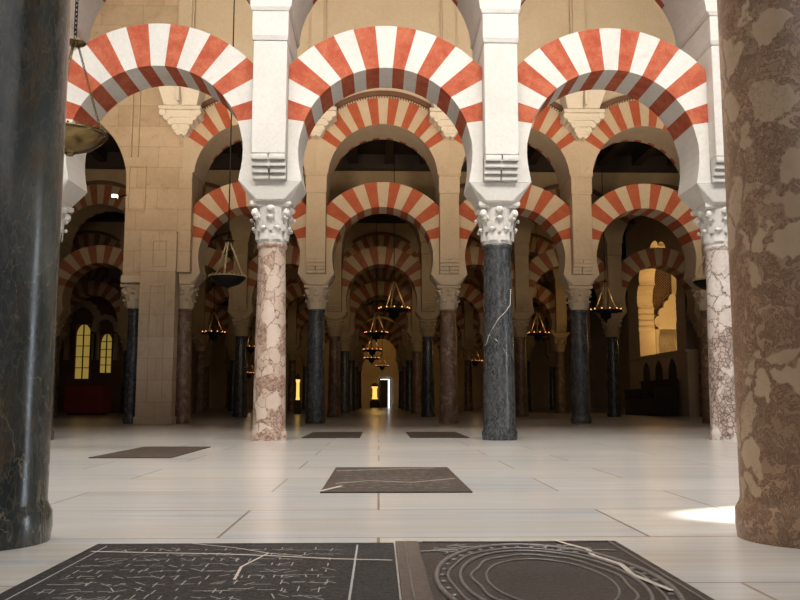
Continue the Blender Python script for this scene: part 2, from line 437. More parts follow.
# ---- lower horseshoe arch (origin: middle of the bay, on the floor)
ZC, RI, RO, ZJ, HB = 3.62, 1.10, 1.66, 3.85, 1.235
A0 = 8.3
def ray(ang, rad):
    c, s = math.cos(ang), math.sin(ang); d = ZJ-ZC
    t = -d*s + math.sqrt(max(0, d*d*s*s - d*d + rad*rad))
    return t
def ring_pt(ang, rad):
    t = ray(ang, rad)
    if abs(math.cos(ang))*t > HB: t = HB/abs(math.cos(ang))
    return (t*math.cos(ang), ZJ+t*math.sin(ang))
def lower_arch(tone):
    key = ('low', tone)
    if key in protos: return protos[key]
    e = empty('horseshoe_arch')
    mats = {'white': [M['white'], M['red']], 'tan': [M['tan'], M['red2']], 'dimtan': [M['dimtan'], M['dimred']]}[tone]
    b = MB(); N = 15; sub = 4; rnd = random.Random(5)
    js = [A0 + (180-2*A0)*i/N + (rnd.uniform(-.5, .5) if 0 < i < N else 0) for i in range(N+1)]
    Y0, Y1 = -.35, .35
    for i in range(N):
        mat = 1 if i % 2 == 0 else 0
        lim = .003 if mat else 0
        for q in range(sub):
            a = R(js[i]+(js[i+1]-js[i])*q/sub); c = R(js[i]+(js[i+1]-js[i])*(q+1)/sub)
            p0, p1 = ring_pt(a, RI), ring_pt(c, RI); o0, o1 = ring_pt(a, RO), ring_pt(c, RO)
            v = [(p0[0],Y0,p0[1]),(p1[0],Y0,p1[1]),(o1[0],Y0,o1[1]),(o0[0],Y0,o0[1]),
                 (p0[0],Y1,p0[1]),(p1[0],Y1,p1[1]),(o1[0],Y1,o1[1]),(o0[0],Y1,o0[1])]
            b.add(v, [(0,1,2,3),(7,6,5,4),(4,5,1,0),(3,2,6,7)], mat)
    b.build('voussoir_ring', mats, e)
    for s in (1, -1):
        b = MB(); w = []
        pi, po = ring_pt(R(A0), RI), ring_pt(R(A0), RO)
        zs = [Z_IMP, 3.30, 3.40, 3.50, 3.62, 3.74, 3.86]
        xs = [1.055, 1.065, 1.085, 1.098, 1.104, 1.098, 1.070]
        poly = [(HB, Z_IMP), po, pi] + [(x, z) for x, z in zip(reversed(xs), reversed(zs))]
        poly = [(s*x, z) for x, z in poly]
        if s < 0: poly.reverse()
        b.prism(poly, Y0, Y1)
        o = b.build('springer', mats[0], e)
        fix(o)
    protos[key] = e
    return e
import bmesh
def fix(o):
    bm = bmesh.new(); bm.from_mesh(o.data); bmesh.ops.recalc_face_normals(bm, faces=bm.faces); bm.to_mesh(o.data); bm.free()

# ---- upper round arch with the wall over it
UC, UR, UO, UA, HS = 5.33, 1.20, 1.80, 33.0, SP/2
Z_SPRING = 5.42
def upper_arch(tone, ztop):
    key = ('up', tone, ztop)
    if key in protos: return protos[key]
    e = empty('upper_arch')
    mats = {'white': [M['white'], M['red']], 'tan': [M['tan'], M['red2']], 'dimtan': [M['dimtan'], M['dimred']]}[tone]
    Y0, Y1, YB = -.55, .55, .43
    def clip(a, r):
        t = r
        if abs(math.cos(a))*t > HS: t = HS/abs(math.cos(a))
        return (t*math.cos(a), UC+t*math.sin(a))
    b = MB(); N = 15; sub = 3
    js = [UA+(180-2*UA)*i/N for i in range(N+1)]
    outer = []
    for i in range(N):
        mat = 1 if i % 2 == 0 else 0
        for q in range(sub):
            a = R(js[i]+(js[i+1]-js[i])*q/sub); c = R(js[i]+(js[i+1]-js[i])*(q+1)/sub)
            p0, p1, o0, o1 = clip(a, UR), clip(c, UR), clip(a, UO), clip(c, UO)
            P = lambda p, y: (p[0], y, p[1])
            v = [P(p0,Y0), P(p1,Y0), P(o1,Y0), P(o0,Y0), P(p0,Y1), P(p1,Y1), P(o1,Y1), P(o0,Y1), P(p0,YB), P(p1,YB)]
            b.add(v, [(0,1,2,3), (7,6,5,4), (4,5,9,8)], mat)
            b.add(v, [(8,9,1,0)], 0)                       # plastered soffit
            outer += [o0, o1]
    b.build('voussoir_ring', mats, e)
    # plain haunches below the painted stones and the wall above
    for s in (1, -1):
        b = MB(); pts = []
        a0 = math.asin((Z_SPRING-UC)/UR)
        for q in range(7):
            a = a0+(R(UA)-a0)*q/6
            pts.append((UR*math.cos(a), UC+UR*math.sin(a)))
        pts.append(clip(R(UA), UO)); pts.append((HS, Z_SPRING))
        pts = [(s*x, z) for x, z in pts]
        b.prism(pts, Y0, Y1)
        fix(b.build('haunch', mats[0], e))
    b = MB()
    arc = []
    for i in range(0, 49):
        a = R(UA)+(PI-2*R(UA))*i/48
        arc.append(clip(a, UO))
    for i in range(48):
        (x0, z0), (x1, z1) = arc[i], arc[i+1]
        if abs(x0-x1) < 1e-5: continue
        v = [(x0,Y0,z0),(x1,Y0,z1),(x1,Y0,ztop),(x0,Y0,ztop),(x0,Y1,z0),(x1,Y1,z1),(x1,Y1,ztop),(x0,Y1,ztop)]
        b.add(v, [(0,1,2,3),(7,6,5,4)])
    b.add([(-HS,Y0,ztop),(HS,Y0,ztop),(HS,Y1,ztop),(-HS,Y1,ztop)], [(0,1,2,3)])
    o = b.build('spandrel_wall', {'white': M['white'], 'tan': M['plaster'], 'dimtan': M['dimtan']}[tone], e)
    # small moulded arc hugging the voussoirs
    b = MB(); pr = []
    for i in range(0, 41):
        a = R(52)+R(76)*i/40
        pr.append((1.84*math.cos(a), UC+1.84*math.sin(a)))
    for i in range(40):
        (x0,z0),(x1,z1) = pr[i], pr[i+1]
        k = 1.84; g = 1.94
        q0 = (x0*g/k, UC+(z0-UC)*g/k); q1 = (x1*g/k, UC+(z1-UC)*g/k)
        y = Y0-.07
        v = [(x0,Y0,z0),(x1,Y0,z1),(q1[0],Y0,q1[1]),(q0[0],Y0,q0[1]),(x0,y,z0),(x1,y,z1),(q1[0],y,q1[1]),(q0[0],y,q0[1])]
        b.add(v, [(4,5,6,7),(0,1,5,4),(2,3,7,6)])
        if i % 1 == 0:                                    # dentils
            xm, zm = (x0*.7+x1*.3), (z0*.7+z1*.3); xn, zn = (x0*.3+x1*.7), (z0*.3+z1*.7)
            h = 1.80/k
            v = [(xm*h,Y0-.05,UC+(zm-UC)*h),(xn*h,Y0-.05,UC+(zn-UC)*h),(xn,Y0-.05,zn),(xm,Y0-.05,zm),
                 (xm*h,Y0,UC+(zm-UC)*h),(xn*h,Y0,UC+(zn-UC)*h)]
            b.add(v, [(0,1,2,3),(4,5,1,0)])
    o = b.build('moulding', M['mould'], e); fix(o)
    protos[key] = e
    return e

# ---- pier between the two tiers
def pier(tone):
    key = ('pier', tone)
    if key in protos: return protos[key]
    e = empty('pier'); m = M[tone] if tone != 'tan' else M['tan']
    b = MB()
    b.box(-.212,.212,-.55,.55, 3.53, 4.98)
    b.build('pier_shaft', m, e, .012)
    b = MB()
    b.box(-.205,.205,-.352,.352, Z_IMP, 3.53)
    b.build('core', m, e)
    for s in (-1, 1):
        b = MB()
        n = 4; h = (3.53-Z_IMP-.01)/n
        for i in range(n):
            yo = .400 + .044*i; zc = Z_IMP+.012+h*(i+.5)
            for hx in ((-.205,-.010),(.010,.205)):
                pts = []
                for q in range(9):
                    a = -PI/2+PI*q/8
                    pts.append((yo-.004+.016*math.cos(a), zc+h*.58*math.sin(a)))
                vv = [(hx[0], s*y, z) for y, z in pts]+[(hx[1], s*y, z) for y, z in pts]
                vv += [(hx[0], s*.34, pts[0][1]), (hx[0], s*.34, pts[-1][1]), (hx[1], s*.34, pts[0][1]), (hx[1], s*.34, pts[-1][1])]
                ff = [(q, q+1, 9+q+1, 9+q) for q in range(8)]
                ff += [tuple([18]+list(range(9))+[19]), tuple([20]+list(range(9, 18))+[21])]
                b.add(vv, ff)
        b.box(-.010,.010, min(s*.34, s*.50), max(s*.34, s*.50), 3.38, 3.53)
        o = b.build('roll_corbel', m, e); fix(o)
    b = MB(); b.frustum((-.216,.216,-.56,.56), 4.98, (-.232,.232,-.575,.575), 5.03); b.box(-.228,.228,-.572,.572, 5.03, 5.36)
    b.build('neck_block', m, e, .008)
    b = MB(); b.frustum((-.235,.235,-.58,.58), 5.36, (-.262,.262,-.60,.60), 5.42)
    b.build('cap_moulding', m, e, .008)
    protos[key] = e
    return e

ORD = {1:'front', 2:'second', 3:'third', 4:'fourth', 5:'fifth', 6:'sixth', 7:'seventh'}
NUM = {1:'first', 2:'second', 3:'third', 4:'fourth', 5:'fifth', 6:'sixth', 7:'seventh', 8:'eighth'}
def rowname(r): return 'the front row' if r == 1 else 'the %s row back' % ORD[r]
def where_col(k):
    return '%s %s of the middle aisle' % (NUM[k] if k >= 1 else NUM[1-k], 'right' if k >= 1 else 'left')
def where_bay(k):
    if k == 0: return 'over the middle aisle'
    return '%s opening %s of the middle aisle' % (NUM[abs(k)], 'right' if k > 0 else 'left')

stone_words = {'dark':'black marble', 'darkgreen':'dark green marble', 'pink':'pink veined marble', 'whitebreccia':'pale veined marble', 'brown':'red-brown marble'}
rowcols = {
 1: ({-2:'brown', -1:'dark', 0:'pink', 1:'dark', 2:'whitebreccia', 3:'dark'}),
 2: ({-1:'brown', 0:'dark', 1:'brown', 2:'dark', 3:'brown', 4:'dark'}),
 3: ({-4:'dark', -3:'dark', -2:'brown', -1:'dark', 0:'brown', 1:'dark', 2:'brown', 3:'dark', 4:'brown'}),
 4: ({-4:'brown', -3:'dark', -2:'brown', -1:'brown', 0:'dark', 1:'brown', 2:'dark', 3:'brown'}),
 5: ({-5:'dark', -4:'brown', -3:'dark', -2:'dark', -1:'brown', 0:'dark', 1:'dark', 2:'brown', 3:'dark', 4:'brown'}),
 6: ({-4:'brown', -3:'brown', -2:'dark', -1:'dark', 0:'brown', 1:'brown', 2:'dark', 3:'brown', 4:'dark'}),
 7: ({-3:'brown', -2:'brown', -1:'dark', 0:'dark', 1:'dark', 2:'brown', 3:'dark'}),
}
front_labels = {
 -2:'red-brown marble column farthest left in the front row, mostly behind the near column',
 -1:'narrow dark marble column just behind the big near column at the left edge',
 0:'pale pink brown-veined marble column, front row, left of the middle aisle',
 1:'black marble column with thin white cracks, front row, right of the middle aisle',
 2:'pale marble column with dark brown broken veins on its lower half, front row',
 3:'dark marble column at the right end of the front row, behind the near column'}
for r in range(1, 8):
    Y = ROWY[r]; ks = sorted(rowcols[r]); tone = 'white' if r == 1 else 'tan' if r == 2 else 'dimtan'
    ztop = 9.6 if r <= 2 else 8.1
    for k in ks:
        st = rowcols[r][k]
        lab = front_labels[k] if r == 1 else '%s column in %s, %s' % (stone_words[st], rowname(r), where_col(k))
        if not (r == 2 and k == -1):
            column(st, tone, (xk(k), Y, 0), lab, 'columns of the %s arcade' % ORD[r])
            pl = '%s square pier in %s, %s' % ('white' if r == 1 else 'tan', rowname(r), where_col(k))
            inst(pier(tone), (xk(k), Y, 0), pl, 'pier', 'piers of the %s arcade' % ORD[r])
        else:
            column(st, tone, (xk(k), Y, 0), 'red-brown column against the right side of the big panelled pillar', 'columns of the second arcade')
    for k in ks[:-1]:
        X = xk(k)+SP/2
        cw = 'white and red' if r == 1 else 'tan and red'
        inst(lower_arch(tone), (X, Y, 0), 'lower striped arch in %s, %s' % (rowname(r), where_bay(k)), 'arch', 'lower arches of the %s arcade' % ORD[r])
        inst(upper_arch(tone, ztop), (X, Y, 0), 'upper striped arch in %s, %s' % (rowname(r), where_bay(k)), 'arch', 'upper arches of the %s arcade' % ORD[r])

for o in bpy.data.objects:
    if o.get('label') == front_labels[1]:
        b = MB()
        for pts in ([(.90,1.90),(.78,1.695),(.35,1.60),(-.1,1.52),(-.5,1.40),(-.8,1.317),(-.3,1.25),(.2,1.13),(.45,1.05),(.75,.90),(1.0,.78),(1.2,.60)], [(-.8,1.317),(-1.0,1.22),(-1.2,1.18)]):
            b.tube([(.191*math.sin(a), -.191*math.cos(a), z) for a, z in pts], .0055, 5)
        c_ = b.build('crack', M['vein'], o); c_['label'] = 'thin white forked crack'
# the two big columns beside the camera
column('darkgreen', 'white', (xk(0), ROWY[0], 0), 'huge dark green polished marble column filling the near left edge', 'columns beside the camera', (.210,.208))
column('fgbrown', 'white', (xk(1), ROWY[0], 0), 'huge brown mottled breccia column filling the near right edge', 'columns beside the camera', (.224,.224))

# ------------------------------------------------------------------ vault corbels on the second arcade
def corbel_proto():
    e = empty('vault_corbel')
    b = MB()
    def disc(x, z, r, d):
        b.prism([(x+r*math.cos(2*PI*i/16), z+r*math.sin(2*PI*i/16)) for i in range(16)], -d, 0)
    b.box(-.36,.36,-.375,0, 6.53,6.68); b.box(-.25,.25,-.33,0, 6.40,6.56); b.box(-.15,.15,-.27,0, 6.24,6.44)
    for s in (-1, 1):
        disc(s*.375, 6.62, .072, .41); disc(s*.285, 6.53, .070, .39); disc(s*.205, 6.44, .070, .345); disc(s*.125, 6.34, .068, .295)
        disc(s*.060, 6.235, .062, .24)
    b.build('scalloped_console', M['corbel'], e)
    b = MB(); b.box(-.45,.45,-.46,0, 6.68, 6.76)
    b.build('shelf', M['corbel'], e, .015)
    b = MB(); b.frustum((-.34,.34,-.36,0), 6.76, (-.50,.50,-.62,0), 7.30); b.box(-.03,.03,-.66,0, 6.80, 7.30)
    b.build('cup', M['corbel'], e, .01)
    b = MB(); b.box(-.14,.14,-.16,0, 7.30, 9.6); b.box(-.18,.18,-.10,0, 7.30, 9.6)
    b.build('rib_strip', M['plaster'], e, .01)
    return e
cp = corbel_proto()
for k in (-1, 0, 1, 2, 3):
    inst(cp, (xk(k), ROWY[2]-.55, 0), 'white scalloped corbel in the second row back, %s' % where_col(k), 'corbel', 'vault corbels')

# ------------------------------------------------------------------ the massive panelled pillar on the left of the second row
YF = ROWY[2]-.62
pil = empty('panelled_pillar', (-4.90, ROWY[2], 0))
tag(pil, 'massive tan stone pillar with sunk panels left of the second row of columns', 'pillar')
wm = empty('wall_second_row', (-4.90, ROWY[2], 0)); struct(wm)
b = MB()
b.box(-.18,.57,-.66,-.29, 0, 4.10); b.box(-.18,.34,-.29,.54, 0, 4.10)
b.build('lower_shaft', M['tanblock'], pil, .012)
b = MB(); b.box(-.205,.595,-.69,-.27, 0, .16); b.build('plinth', M['tanblock'], pil, .012)
def frame(b, x0, x1, z0, z1, y, w=.035, d=.03):
    b.box(x0, x0+w, y-d, y, z0, z1); b.box(x1-w, x1, y-d, y, z0, z1)
    b.box(x0+w, x1-w, y-d, y, z0, z0+w); b.box(x0+w, x1-w, y-d, y, z1-w, z1)
b = MB(); frame(b, .02,.36, .45, 2.95, -.66, .035, .035); b.build('tall_panel_moulding', M['tanblock'], pil)
b = MB(); frame(b, .05,.37, 3.32, 3.90, -.66, .035, .035); b.build('small_panel_moulding', M['tanblock'], pil)
b = MB(); b.box(-.62,-.18,-.54,.54, 3.00, 3.16); b.build('shoulder_moulding', M['tan'], wm, .01)
# wall over it, pierced by a wide plain arch on its left
b = MB()
AX, AZ, AR = -7.175+4.90, 5.19, 1.70
XR = -4.275+4.90+.215
arc = [(AX+AR*math.cos(PI*i/40), AZ+AR*math.sin(PI*i/40)) for i in range(41)]
y0, y1, zt = -.55, .55, 9.6
def wq(b, x0, z0, x1, z1):      # vertical strip from a lower edge up to the top
    v = [(x0,y0,z0),(x1,y0,z1),(x1,y0,zt),(x0,y0,zt),(x0,y1,z0),(x1,y1,z1),(x1,y1,zt),(x0,y1,zt)]
    b.add(v, [(0,1,2,3),(7,6,5,4),(4,5,1,0)])
for i in range(40):
    wq(b, arc[i+1][0], arc[i+1][1], arc[i][0], arc[i][1])
    # soffit comes with the strip
b.box(AX+AR, XR, y0, y1, 4.10, 5.42)
b.box(AX+AR, -4.275+4.90, y0, y1, 5.42, zt)
b.box(AX+AR, -.18, y0, y1, 3.16, 4.10)
b.box(.57, XR, y0, y1, Z_IMP, 4.10); b.box(.34, .57, -.29, y1, Z_IMP, 4.10)
b.box(AX-AR-1.0, AX-AR, y0, y1, 3.16, zt)
b.build('wall_mass', M['tanblock'], wm)
b = MB(); frame(b, .02-.55, .40-.55, 4.55, 5.55, y0, .03, .03); b.box(-.52,-.48,-.60,-.55,5.75,7.6); b.box(-.36,-.33,-.59,-.55,5.75,7.6)
b.build('wall_moulding', M['tanblock'], wm)
column('dark', 'tan', (-5.33, ROWY[2]-.05, 0), 'slim dark column against the left side of the big panelled pillar', 'columns of the second arcade', (.150,.135), False)

# ------------------------------------------------------------------ grave slabs in the floor
def slab(name, x0, x1, y0, y1, mat, label):
    e = empty(name, ((x0+x1)/2, (y0+y1)/2, 0)); tag(e, label, 'grave slab', 'grave slabs')
    b = MB(); w, d = (x1-x0)/2, (y1-y0)/2
    b.box(-w, w, -d, d, .0, .008); b.build('stone', mat, e, .002)
    return e, w, d
rs = random.Random(3)
s1, w, d = slab('grave_slab', -.945, .052, 1.20, 2.965, M['slate'], 'black grave slab with fine scratched lettering, nearest on the left')
b = MB()
nrow = 19
for r_ in range(nrow):                                   # worn illegible strokes
    y = d-.13-r_*.085; x = -w+.10
    while x < w-.18:
        for q in range(rs.choice((1,2,2,3))):
            if rs.random() < .8:
                a = rs.choice((0, 0, PI/2, PI/2, PI/4, -PI/4, rs.uniform(0,PI))); L = rs.uniform(.012,.028)
                cx, cy = x+rs.uniform(-.012,.012), y+rs.uniform(-.02,.02)
                u = Vector((math.cos(a), math.sin(a))); n = Vector((-u.y, u.x))*.0017
                P = [Vector((cx,cy))-u*L-n, Vector((cx,cy))+u*L-n, Vector((cx,cy))+u*L+n, Vector((cx,cy))-u*L+n]
                b.add([(p.x,p.y,.0088) for p in P], [(0,1,2,3)])
        x += rs.uniform(.030,.052)
for x0,x1 in ((w-.125,w-.119),(-w+.045,-w+.049)):
    b.add([(x0,-d+.05,.0088),(x1,-d+.05,.0088),(x1,d-.05,.0088),(x0,d-.05,.0088)], [(0,1,2,3)])
lt = b.build('lettering', M['scratch'], s1); lt['label'] = 'pale worn scratched lettering'
def ribbon(b, pts, wd, z=.0092):
    for i in range(len(pts)-1):
        p, q = Vector(pts[i]), Vector(pts[i+1]); u = (q-p).normalized(); n = Vector((-u.y,u.x))*wd
        b.add([(p-n).to_3d()+Vector((0,0,z)), (q-n).to_3d()+Vector((0,0,z)), (q+n).to_3d()+Vector((0,0,z)), (p+n).to_3d()+Vector((0,0,z))], [(0,1,2,3)])
b = MB()
ribbon(b, [(-w+.03,d-.155),(-.25,d-.185),(-.02,d-.215),(.15,d-.255),(.30,d-.30),(w-.01,d-.33)], .006)
ribbon(b, [(-.18,d-.01),(-.02,d-.10),(.10,d-.20),(.21,d-.25)], .003)
ribbon(b, [(.10,d-.2),(.05,d-.42),(.06,d-.6)], .004)
b.build('crack', M['vein'], s1)

s2, w, d = slab('grave_slab', .058, .815, 1.20, 2.985, M['slatebrown'], 'dark brown grave slab carved with ovals, nearest on the right')
b = MB(); b.box(-w, -w+.075, -d, d, .008, .0095); b.build('rough_border', M['gravelborder'], s2)
b = MB()
cx, cy = .02, d-.66
def ringpts(rx, ry, wob=0):
    return [(cx+(rx+wob*math.sin(9*t))*math.cos(t), cy+(ry+wob*math.sin(9*t))*math.sin(t), .009) for t in [2*PI*i/72 for i in range(72)]]
for rx, ry, rr, wob in ((.30,.56,.012,0),(.265,.50,.007,.004),(.235,.45,.009,0),(.20,.38,.007,.006),(.165,.31,.006,0)):
    b.tube(ringpts(rx, ry, wob), rr*.7, 6, 0, True)
for i in range(40):                                       # beaded border and scrolls
    t = 2*PI*i/40
    b.ball((cx+.283*math.cos(t), cy+.53*math.sin(t), .008), .012, .012, .006, 6, 4)
for sx in (-1, 1):
    for k in range(5):
        t0 = rs.uniform(0, 6); ox, oy = sx*(.13+.035*k), d-.11-.03*k
        b.tube([(ox+.06*math.cos(t0+q*.5)*(1-q*.06), oy+.035*math.sin(t0+q*.5)*(1-q*.06), .009) for q in range(9)], .005, 5)
    b.tube([(sx*(w-.03), -d+.03, .009), (sx*(w-.03), d-.03, .009)], .004, 5)
b.tube([(-w+.09, d-.03, .009), (w-.03, d-.03, .009)], .005, 5)
b.build('carved_relief', M['relief'], s2)
b = MB(); ribbon(b, [(.165,d-.01),(.19,d-.09),(.235,d-.20),(.225,d-.30),(.27,d-.45),(.26,d-.60),(.30,d-.8)], .008, .0135)
b.build('crack', M['vein'], s2)

s3, w, d = slab('grave_slab', -.31, .50, 4.60, 6.28, M['slatemid'], 'worn brown grave slab on its own in the centre of the pale floor')
b = MB(); ribbon(b, [(-w+.02,d-.34),(-.1,d-.22),(.1,d-.15),(w-.1,d-.1)], .010); ribbon(b, [(-w+.06,-d+.45),(-.15,-d+.62),(.1,-d+.5),(w-.03,-d+.75)], .008); ribbon(b, [(-w,-d+.03),(-w+.1,-d+.3)], .012)
b.build('crack', M['vein'], s3)
b = MB()
for q in range(9):
    yy = d-.2-q*.16; x = -w+.09
    while x < w-.12:
        L = rs.uniform(.02,.05); ribbon(b, [(x,yy),(x+L,yy+rs.uniform(-.02,.02))], .004, .0088); x += rs.uniform(.05,.10)
b.build('lettering', M['scratch'], s3)
slab('grave_slab', -2.475, -1.775, 7.42, 9.15, M['slatemid'], 'worn dark grave slab left of centre, before the pink column')
slab('grave_slab', -1.02, -.25, 11.35, 13.45, M['slatebrown'], 'far dark grave slab just past the front row, beside the pink column')
slab('grave_slab', .42, 1.20, 11.35, 13.45, M['slatebrown'], 'far dark grave slab just past the front row, beside the black column')

# ------------------------------------------------------------------ hanging lamps
def lamp_bowl(links=False, rad=.325, ztop=9.0):
    """shallow brass bowl on three chains under a small hub; origin at the rim"""
    e = empty('hanging_lamp'); met = M['brass'] if links else M['iron']
    b = MB()
    b.lathe([(.0,-.20),(.03,-.195),(.045,-.18),(.04,-.165),(.10,-.155),(.20,-.115),(.285,-.05),(rad-.01,-.012),(rad,.0),(rad,.03),(rad-.02,.038),(rad-.035,.03),(rad-.05,-.02),(.15,-.08),(0,-.10)], 48, cap=False)
    bowl = b.build('bowl', met, e)
    b = MB()
    b.tube([((rad+.004)*math.cos(2*PI*i/48), (rad+.004)*math.sin(2*PI*i/48), .016) for i in range(48)], .011, 6, 0, True)
    for i in range(24):
        t = 2*PI*i/24; b.ball(((rad-.005)*math.cos(t), (rad-.005)*math.sin(t), .038), .012, n=6, m=4)
    b.build('rim', M['brass'] if links else M['chainbrass'], bowl)
    hub = .92 if links else .66
    b = MB()
    b.lathe([(.0,-.03),(.03,-.025),(.045,-.01),(.10,0),(.105,.008),(.04,.018),(.018,.05),(.0,.055)], 24, (0,0,hub), cap=False)
    b.build('hub', met if links else M['iron'], e)
    for q in range(3):
        a = 2*PI*q/3+.5
        p0 = Vector(((rad-.03)*math.cos(a), (rad-.03)*math.sin(a), .02)); p1 = Vector((.03*math.cos(a), .03*math.sin(a), hub-.01))
        b = MB()
        if links: chain(b, p0, p1, .020, .0042)
        else: chain(b, p0, p1, .028, .006)
        b.build('chain', M['chainbrass'] if not links else M['brass'], e)
    b = MB()
    if links: chain(b, Vector((0,0,hub+.05)), Vector((0,0,2.6)), .030, .0065); b.tube([(0,0,2.58),(0,0,ztop)], .008, 6)
    else: b.tube([(0,0,hub+.04),(0,0,ztop)], .011, 6)
    b.build('suspension_chain', M['iron'], e)
    return e
def chain(b, p0, p1, L, r):
    d = p1-p0; n = max(2, int(d.length/(L*1.5))); t = d.normalized()
    u = t.cross(Vector((.3,.7,.2))).normalized(); w = t.cross(u)
    for i in range(n):
        c = p0+d*((i+.5)/n); s = u if i % 2 else w
        pts = [c + t*(L*math.cos(2*PI*k/10)) + s*(L*.5*math.sin(2*PI*k/10)) for k in range(10)]
        b.tube(pts, r, 5, 0, True)
def lamp_wheel(ztop):
    """flat iron dish with a ring of lit bulbs, a deep belly, and straight hangers; origin at the rim"""
    e = empty('hanging_lamp')
    b = MB()
    b.lathe([(0,-.20),(.05,-.235),(.06,-.20),(.14,-.17),(.15,-.05),(.30,-.025),(.40,.0),(.40,.03),(.30,.02),(.13,.0),(0,0)], 40, cap=False)
    b.ball((0,0,-.25), .03, .03, .05, 8, 6)
    for i in range(12):
        t = 2*PI*i/12; b.lathe([(.028,-.02),(.034,.0),(.03,.045),(.02,.05)], 8, (.405*math.cos(t), .405*math.sin(t), 0))
    dish = b.build('dish', M['iron'], e)
    for i in range(12):
        t = 2*PI*i/12; b = MB(); b.ball((.405*math.cos(t), .405*math.sin(t), .062), .017, .017, .022, 8, 6); b.build('bulb', M['bulb'], dish)
    for q in range(3):
        a = 2*PI*q/3+.25; b = MB()
        b.tube([(.34*math.cos(a), .34*math.sin(a), .02), (.015*math.cos(a), .015*math.sin(a), .80)], .019, 6)
        b.build('hanger', M['gilt'], e)
    b = MB(); b.lathe([(.0,-.02),(.03,-.01),(.04,.02),(.015,.05)], 12, (0,0,.80)); b.tube([(0,0,.82),(0,0,ztop)], .011, 6)
    b.build('suspension_chain', M['iron'], e)
    return e
lb = lamp_bowl(True, .325, 7.0); lb.location = (-2.95, 7.95, 3.0)
tag(lb, 'polished brass bowl lamp on chains beside the near left column', 'hanging lamp', 'hanging lamps')
lb2 = lamp_bowl(False, .325, 7.9)
GL = 'hanging lamps'
inst(lb2, (-2.69, 15.0, 2.66), 'dark bowl lamp with bright rim on gold chains left of the pink column', 'hanging lamp', GL)
inst(lb2, (5.98, 15.0, 2.62), 'dark bowl lamp almost hidden behind the pale column at the right', 'hanging lamp', GL)
lw = lamp_wheel(5.2); LAMPS = []
for (x, y, z, lab) in (
    (.40, 22.5, 2.88, 'nearest and highest wheel lamp with lit bulbs over the middle aisle'),
    (-.10, 30.4, 2.87, 'second wheel lamp with lit bulbs down the middle aisle'),
    (-.30, 38.3, 2.74, 'third wheel lamp with lit bulbs down the middle aisle'),
    (-.40, 46.1, 2.75, 'fourth wheel lamp with lit bulbs down the middle aisle'),
    (.20, 54.0, 2.66, 'farthest wheel lamp with lit bulbs down the middle aisle'),
    (6.10, 22.6, 2.87, 'wheel lamp with lit bulbs right of the second row black column'),
    (5.72, 30.4, 2.86, 'wheel lamp with lit bulbs right of the front row black column'),
    (5.20, 46.0, 2.60, 'small far wheel lamp left of the front row black column'),
    (-5.90, 30.4, 2.87, 'wheel lamp with lit bulbs hanging behind and below the dark bowl lamp'),
    (-5.75, 38.3, 2.85, 'half hidden wheel lamp at the left edge of the pink column, upper one'),
    (-7.0, 46.1, 1.95, 'half hidden wheel lamp at the left edge of the pink column, lower one')):
    inst(lw, (x, y, z), lab, 'hanging lamp', GL)
    LAMPS.append((x, y, z))

# ------------------------------------------------------------------ the far end of the middle aisle
YE = 64.0
# lit showcase
sc_ = empty('display_case', (-.30, 62.4, 0)); tag(sc_, 'lit yellow glass showcase at the far end of the middle aisle', 'display case')
b = MB(); b.box(-.36,.36,-.3,.3,0,.5); b.frustum((-.30,.30,-.25,.25), .5, (-.22,.22,-.2,.2), .62); b.build('base', M['wood'], sc_, .02)
b = MB(); b.lathe([(.20,.0),(.22,.05),(.17,.12),(.16,.75),(.22,.85),(.24,.92)], 20, (0,0,.62)); b.build('lit_column', glow('lit_gold', (1,.62,.14), 1.1), sc_)
b = MB(); b.box(-.30,.30,-.26,.26,1.54,1.62); b.frustum((-.28,.28,-.24,.24),1.62,(-.1,.1,-.1,.1),1.80); b.build('canopy', M['wood'], sc_)
sc2 = copy_tree(sc_); sc2.location = (-3.12, 33.0, 0); sc2.scale = (.36,.36,.85)
tag(sc2, 'slim lit case glimpsed between the pink column and the next black column', 'display case')
# door standing ajar
dr = empty('door_1', (.45, YE-.12, 0)); dr['kind'] = 'structure'
b = MB(); b.box(-.32,.22,-.05,0,0,2.05); frame(b, -.25,.15, .2,.95, -.05); frame(b, -.25,.15, 1.1,1.9, -.05); b.build('door_panel', M['wood'], dr)
b = MB(); b.box(.24,.36,-.03,0,0,2.12); b.box(-.34,.24,-.03,0,2.07,2.12); b.build('daylight_gap', glow('daylight', (.85,.95,1), 2.2), dr)
b = MB(); b.box(-.42,-.34,-.08,0,0,2.2); b.box(.36,.44,-.08,0,0,2.2); b.box(-.34,.36,-.08,0,2.13,2.2); b.build('door_frame', M['wood'], dr)

# ------------------------------------------------------------------ chapel on the right behind the third row
ch = empty('chapel_screen', (9.9, 30.0, 0)); tag(ch, 'dim stone chapel screen at the right with a lobed window glowing gold', 'chapel screen')
b = MB()   # wall parallel to the aisle, local x 0..0.75 thick, local y -2.9..+3.4 ; window between y -1.75..1.65
def lobed(yc, hw, z0, zs, n=7, r=.34):
    """scalloped outline (y, z) from lower left, over the top, to lower right"""
    pts = [(yc-hw, z0)]
    m = 6; path = []
    k = 5
    for i in range(k): path.append((yc-hw, z0+.95+(zs-z0-.95)*(i)/(k-1)))
    for i in range(1, n): a = PI-PI*i/n; path.append((yc+hw*math.cos(a), zs+hw*math.sin(a)))
    for i in range(k): path.append((yc+hw, zs-(zs-z0-.95)*(i)/(k-1)))
    for i in range(len(path)-1):
        p, q = Vector(path[i]), Vector(path[i+1]); c = (p+q)/2; u = (p-q)/2; nrm = Vector((-u.y, u.x))
        cen = Vector((yc, zs-.4))
        if nrm.dot(c-cen) < 0: nrm = -nrm
        for s in range(7):
            t = PI*s/6
            pts.append(tuple(c + u*math.cos(t) + nrm*.62*math.sin(t)))
    pts.append((yc+hw, z0))
    return pts
